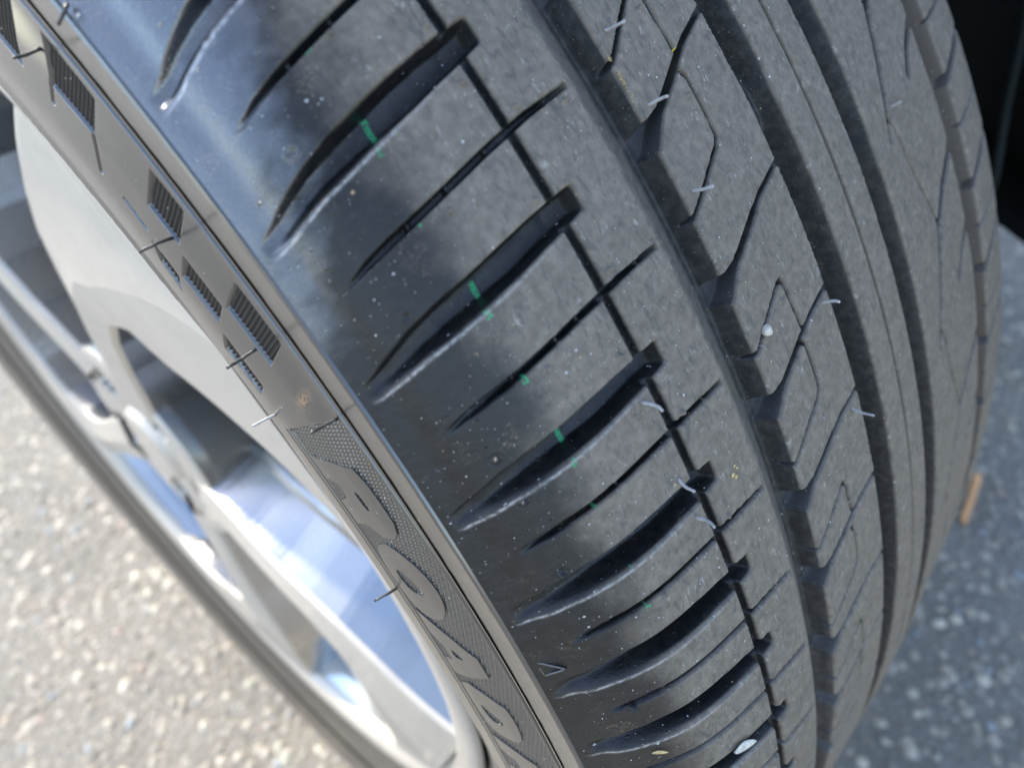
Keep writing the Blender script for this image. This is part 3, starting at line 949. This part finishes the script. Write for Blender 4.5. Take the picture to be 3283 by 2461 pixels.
# hub: dished centre with five deep bolt pockets
hr = np.concatenate([[.2], np.linspace(4, 22, 8), np.linspace(23, 58, 38), [60, 61, 61.5]])
ha = np.linspace(0, 360, 241)[:-1]
HA, HR = np.meshgrid(ha, hr, indexing='ij')
hx = np.interp(HR, [0, 20, 22, 24, 30, 52, 58, 60, 61, 61.5], [99, 98.5, 97.5, 94, 95.5, 97.0, 96.5, 95, 88, 50])
for k in range(5):
    c = (k * 72 - 14) * R2D
    q = np.hypot(HR * np.cos(HA * R2D) - 42 * math.cos(c), HR * np.sin(HA * R2D) - 42 * math.sin(c))
    hx = hx - 32 * sm((11.2 - q) / 2.0)
hub = mesh_obj('hub', W3(hx / 1000, HR / 1000, HA * R2D), gfaces(240, len(hr), wrap=True), M_SILVER, rim)
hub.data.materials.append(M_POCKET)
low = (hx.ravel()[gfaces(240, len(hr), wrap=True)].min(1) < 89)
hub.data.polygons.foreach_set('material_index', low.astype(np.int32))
nutp = np.array([(82, .05), (82, 5.5), (80, 8), (62, 8.6)])
aa = np.arange(6) / 6 * 2 * np.pi
na, nb = np.meshgrid(aa, np.arange(4), indexing='ij')
for k in range(5):
    c = (k * 72 - 14) * R2D
    yy = 42 * math.cos(c) + nutp[nb, 1] * np.cos(na); zz_ = 42 * math.sin(c) + nutp[nb, 1] * np.sin(na)
    mesh_obj('lug_nut', TV(np.stack([-nutp[nb, 0], yy, zz_], -1)), gfaces(6, 4, wrap=True), M_DISC, rim, smooth=False)

# ------------------------------------------------------------------ behind the wheel
disc = empty('brake_disc', HUB.tolist(), 'dull steel brake disc behind the silver spokes', 'brake disc')
dp = np.array([(52, 40), (52, 78), (38, 80), (36, 84), (36, 150), (34, 151), (14, 151), (12, 150), (12, 80)])
mesh_obj('friction_ring', W3(dp[None, :, 0] / 1000, dp[None, :, 1] / 1000, A[::2, None]), gfaces(90, len(dp), wrap=True), M_DISC, disc)
hp = np.array([(60, .1), (60, 42), (54, 60), (20, 62)])
mesh_obj('disc_hat', W3(hp[None, :, 0] / 1000, hp[None, :, 1] / 1000, A[::3, None]), gfaces(60, len(hp), wrap=True), M_IRON, disc)

arch = empty('wheel_arch', (0.30, 0, 0.32), 'black wheel arch lining in shade at the inner side of the tyre', 'wheel arch')


def local(co, o): return np.asarray(co) - np.array(o.location)


# inner panel: a ribbed wall inboard of the tyre
ys = np.linspace(-.75, .62, 90); zs = np.linspace(0, 1, 24)
Y2, Z2 = np.meshgrid(ys, zs, indexing='ij')
zb = np.interp(Y2, [-.75, -.40, -.33, -.30, -.2, .62], [.22, .255, .285, .322, .352, .32])
Zw = zb + (.66 - zb) * Z2
Xw = .335 - .02 * np.cos(Y2 * 38) * (Z2 > .02) + .05 * (1 - np.exp(-Z2 * 8)) * 0 + .03 * np.exp(-((Z2 - .06) / .05) ** 2)
mesh_obj('inner_panel', local(np.stack([Xw, Y2, Zw], -1), arch), gfaces(90, 24), M_LINER, arch)
# unseen engine bay floor, added to shade the ground on the inboard side
fx = np.linspace(.327, .95, 12); fy = np.linspace(-.27, .62, 20)
FX, FY = np.meshgrid(fx, fy, indexing='ij')
mesh_obj('shade_tray', local(np.stack([FX, FY, .325 + .012 * np.sin(FX * 9)], -1), arch), gfaces(12, 20), M_LINER, arch)
# curved roof above and behind the tyre, unseen, reaching forward to shade the tread
at = np.radians(np.linspace(-150, -24, 54)); ax = np.linspace(.130, -.335, 18)
AT, AX = np.meshgrid(at, ax, indexing='ij')
rf = W3(AX, .43 + .012 * np.cos(AX * 60), AT) + HUB
mesh_obj('shade_arch_roof', local(rf, arch), gfaces(54, 18), M_LINER, arch)
# brake hose along the inner panel
hz = np.array([(.300, -.255, .52), (.298, -.259, .48), (.296, -.265, .444), (.292, -.269, .42), (.286, -.277, .385), (.282, -.280, .365), (.286, -.278, .353)])
q = np.linspace(0, 6, 40)
hp_ = np.stack([np.interp(q, np.arange(7), hz[:, i]) for i in range(3)], -1)
tube('brake_hose', local(hp_, arch), .0022, M_HOSE, arch, 8)

# ------------------------------------------------------------------ bits lying on the tyre and ground
def lump(name, at_, size, mat, label, cat, squash=(1, .8, .6), seed=0, sub=2, n=None, group=None):
    import bmesh
    bm = bmesh.new()
    bmesh.ops.create_icosphere(bm, subdivisions=sub, radius=1)
    r_ = random.Random(seed)
    for v in bm.verts:
        k = 1 + .22 * math.sin(v.co.x * 3.1 + seed) * math.cos(v.co.y * 2.7 + seed * 2) + .08 * (r_.random() - .5)
        v.co = Vector((v.co.x * squash[0] * k, v.co.y * squash[1] * k, v.co.z * squash[2] * k)) * size
    me = bpy.data.meshes.new(name); bm.to_mesh(me); bm.free()
    me.polygons.foreach_set('use_smooth', np.full(len(me.polygons), True))
    me.materials.append(mat)
    o = bpy.data.objects.new(name, me); C.objects.link(o)
    o.location = at_
    if n is not None:
        o.rotation_euler = Vector(n).to_track_quat('Z', 'Y').to_euler()
    return tag(o, label, cat, group)


def tp(x, thd, h=0.0): return (shoulder(x, thd, h) + HUB).tolist()
def tn(thd): return W3(np.array(0.), np.array(1.), np.array(thd * R2D)).tolist()


M_PEB = plain('pale_stone', (.66, .60, .50), .6, 900)
M_TAN = plain('dry_plant', (.86, .44, .19), .7, 900)
M_LEAF = plain('papery_flake', (.72, .72, .66), .55, 700)
M_SAW = plain('sawdust', (.60, .46, .22), .8, 1500)
lump('pebble', tp(43.4, 5.71, .3), .00125, M_PEB, 'pale rounded pebble wedged in a thin tread slit', 'pebble', (1, 1, .8), 3, 2, tn(5.7))


def flake(name, c, d, width, length, n, mat, label, cat, curl=.25):
    """thin leaf-like flake: pointed outline, real thickness, curled"""
    c, d, n = Vector(c), Vector(d).normalized(), Vector(n).normalized()
    sv = d.cross(n).normalized()
    co, F = [], []
    K = 14
    for lay in (0, 1):
        for i in range(K + 1):
            t = i / K; wv = width * (math.sin(math.pi * t) ** .7 + .04) * .5
            for j in (-1, 0, 1):
                lift = curl * length * ((t - .5) ** 2) + (abs(j) * width * .18) + (width * .06 if lay else 0)
                co.append(c + d * ((t - .5) * length) + sv * (j * wv) + n * lift)
    m_ = (K + 1) * 3
    for i in range(K):
        for j in range(2):
            a = i * 3 + j
            F.append([a, a + 1, a + 4, a + 3]); F.append([m_ + a, m_ + a + 3, m_ + a + 4, m_ + a + 1])
        F.append([i * 3, i * 3 + 3, m_ + i * 3 + 3, m_ + i * 3]); F.append([i * 3 + 2, m_ + i * 3 + 2, m_ + i * 3 + 5, i * 3 + 5])
    o = mesh_obj(name, np.array([tuple(v) for v in co]) - np.array(tuple(c)), F, mat)
    o.location = c
    return tag(o, label, cat)


a_, b_ = Vector(tp(88.5, 18.10, .4)), Vector(tp(82.0, 18.62, .4))
flake('leaf_flake', (a_ + b_) / 2, b_ - a_, .0021, .0064, tn(18.3), M_LEAF, 'white papery leaf flake lying across a wide groove near the bottom', 'leaf')
a_, b_ = Vector(tp(101.6, 15.85, .3)), Vector(tp(98.9, 16.15, .3))
flake('straw_bit', (a_ + b_) / 2, b_ - a_, .0007, .0034, tn(16), M_SAW, 'short tan curl of straw on the glossy lower shoulder', 'straw')
nd = tube('pine_needle', np.array([(.467, -.3462, .0035), (.452, -.3470, .0045), (.434, -.3490, .0042), (.415, -.3498, .0036), (.402, -.3510, .003)]) - np.array([.434, -.349, 0]), .0034, M_TAN, None, 8, .8)
nd.location = (.434, -.349, 0)
tag(nd, 'orange brown pine needle on the shaded asphalt right of the tyre', 'pine needle')
# crumbs of sawdust
for i, (x_, t_, s_, lab) in enumerate([(66.2, 8.62, .00075, 'largest tan crumb of the cluster on the rib beside the first groove'), (65.6, 8.78, .0005, 'small tan crumb below the largest one on the rib'),
                                       (64.6, 8.55, .00042, 'tan crumb nearest the groove in the cluster on the rib'), (65.0, 8.42, .00036, 'topmost tiny tan crumb of the cluster on the rib')]):
    lump('sawdust_crumb', tp(x_, t_, .1), s_, M_SAW, lab, 'crumb', (1, .8, .5), i + 11, 1, tn(t_), 'tan crumbs on the rib')


def scatter(name, n, fn, smin, smax, mat, label):
    """loose grit as small eight-sided grains"""
    co, F = [], []
    oc = np.array([(1, 0, 0), (-1, 0, 0), (0, 1, 0), (0, -1, 0), (0, 0, 1), (0, 0, -1)], float)
    of = [(0, 2, 4), (2, 1, 4), (1, 3, 4), (3, 0, 4), (2, 0, 5), (1, 2, 5), (3, 1, 5), (0, 3, 5)]
    for i in range(n):
        c = np.array(fn(i)); s_ = smin + (smax - smin) * random.random() ** 3
        R_ = np.array(Matrix.Rotation(random.random() * 6, 3, Vector((random.random(), random.random(), .5)).normalized()))
        b0 = len(co)
        co += list(c + (oc * s_ * np.array([1, .8, .6 + .5 * random.random()])) @ R_)
        F += [tuple(b0 + q for q in t) for t in of]
    o = mesh_obj(name, np.array(co), np.array(F), mat, smooth=False)
    o['kind'] = 'stuff'; o['label'] = label
    return o


M_GRIT = plain('white_grit', (.62, .61, .58), .7, 3000)


def gpos(i):
    while True:
        x_ = random.choice([random.uniform(76, 108), random.uniform(60, 108), random.uniform(16, 72)])
        t_ = random.uniform(-9, 22)
        X_, T_ = np.array([[x_]]), np.array([[t_]])
        ug = np.linspace(-3, 14, 600)
        U_ = np.array([[np.interp(t_, theta(ug, np.full_like(ug, x_)), ug)]])
        if tread_depth(X_, T_, U_)[0, 0] < .5: return tp(x_, t_, .02)


scatter('grit', 700, gpos, .00006, .00020, M_GRIT, 'fine pale grit scattered over the tread')
# line of sawdust caught on the edge of the first groove
scatter('sawdust', 160, lambda i: (lambda t_: tp(48.6 + random.gauss(0, .22) - .3 * abs(math.sin(t_ * 9)), t_, .1))(random.choice([random.uniform(-3.75, -2.75), random.uniform(-3.7, -3.3), random.uniform(-4.25, -4.05)])), .00006, .00017, M_SAW, 'tan sawdust caught along the groove edge')
print('tread pieces', count)
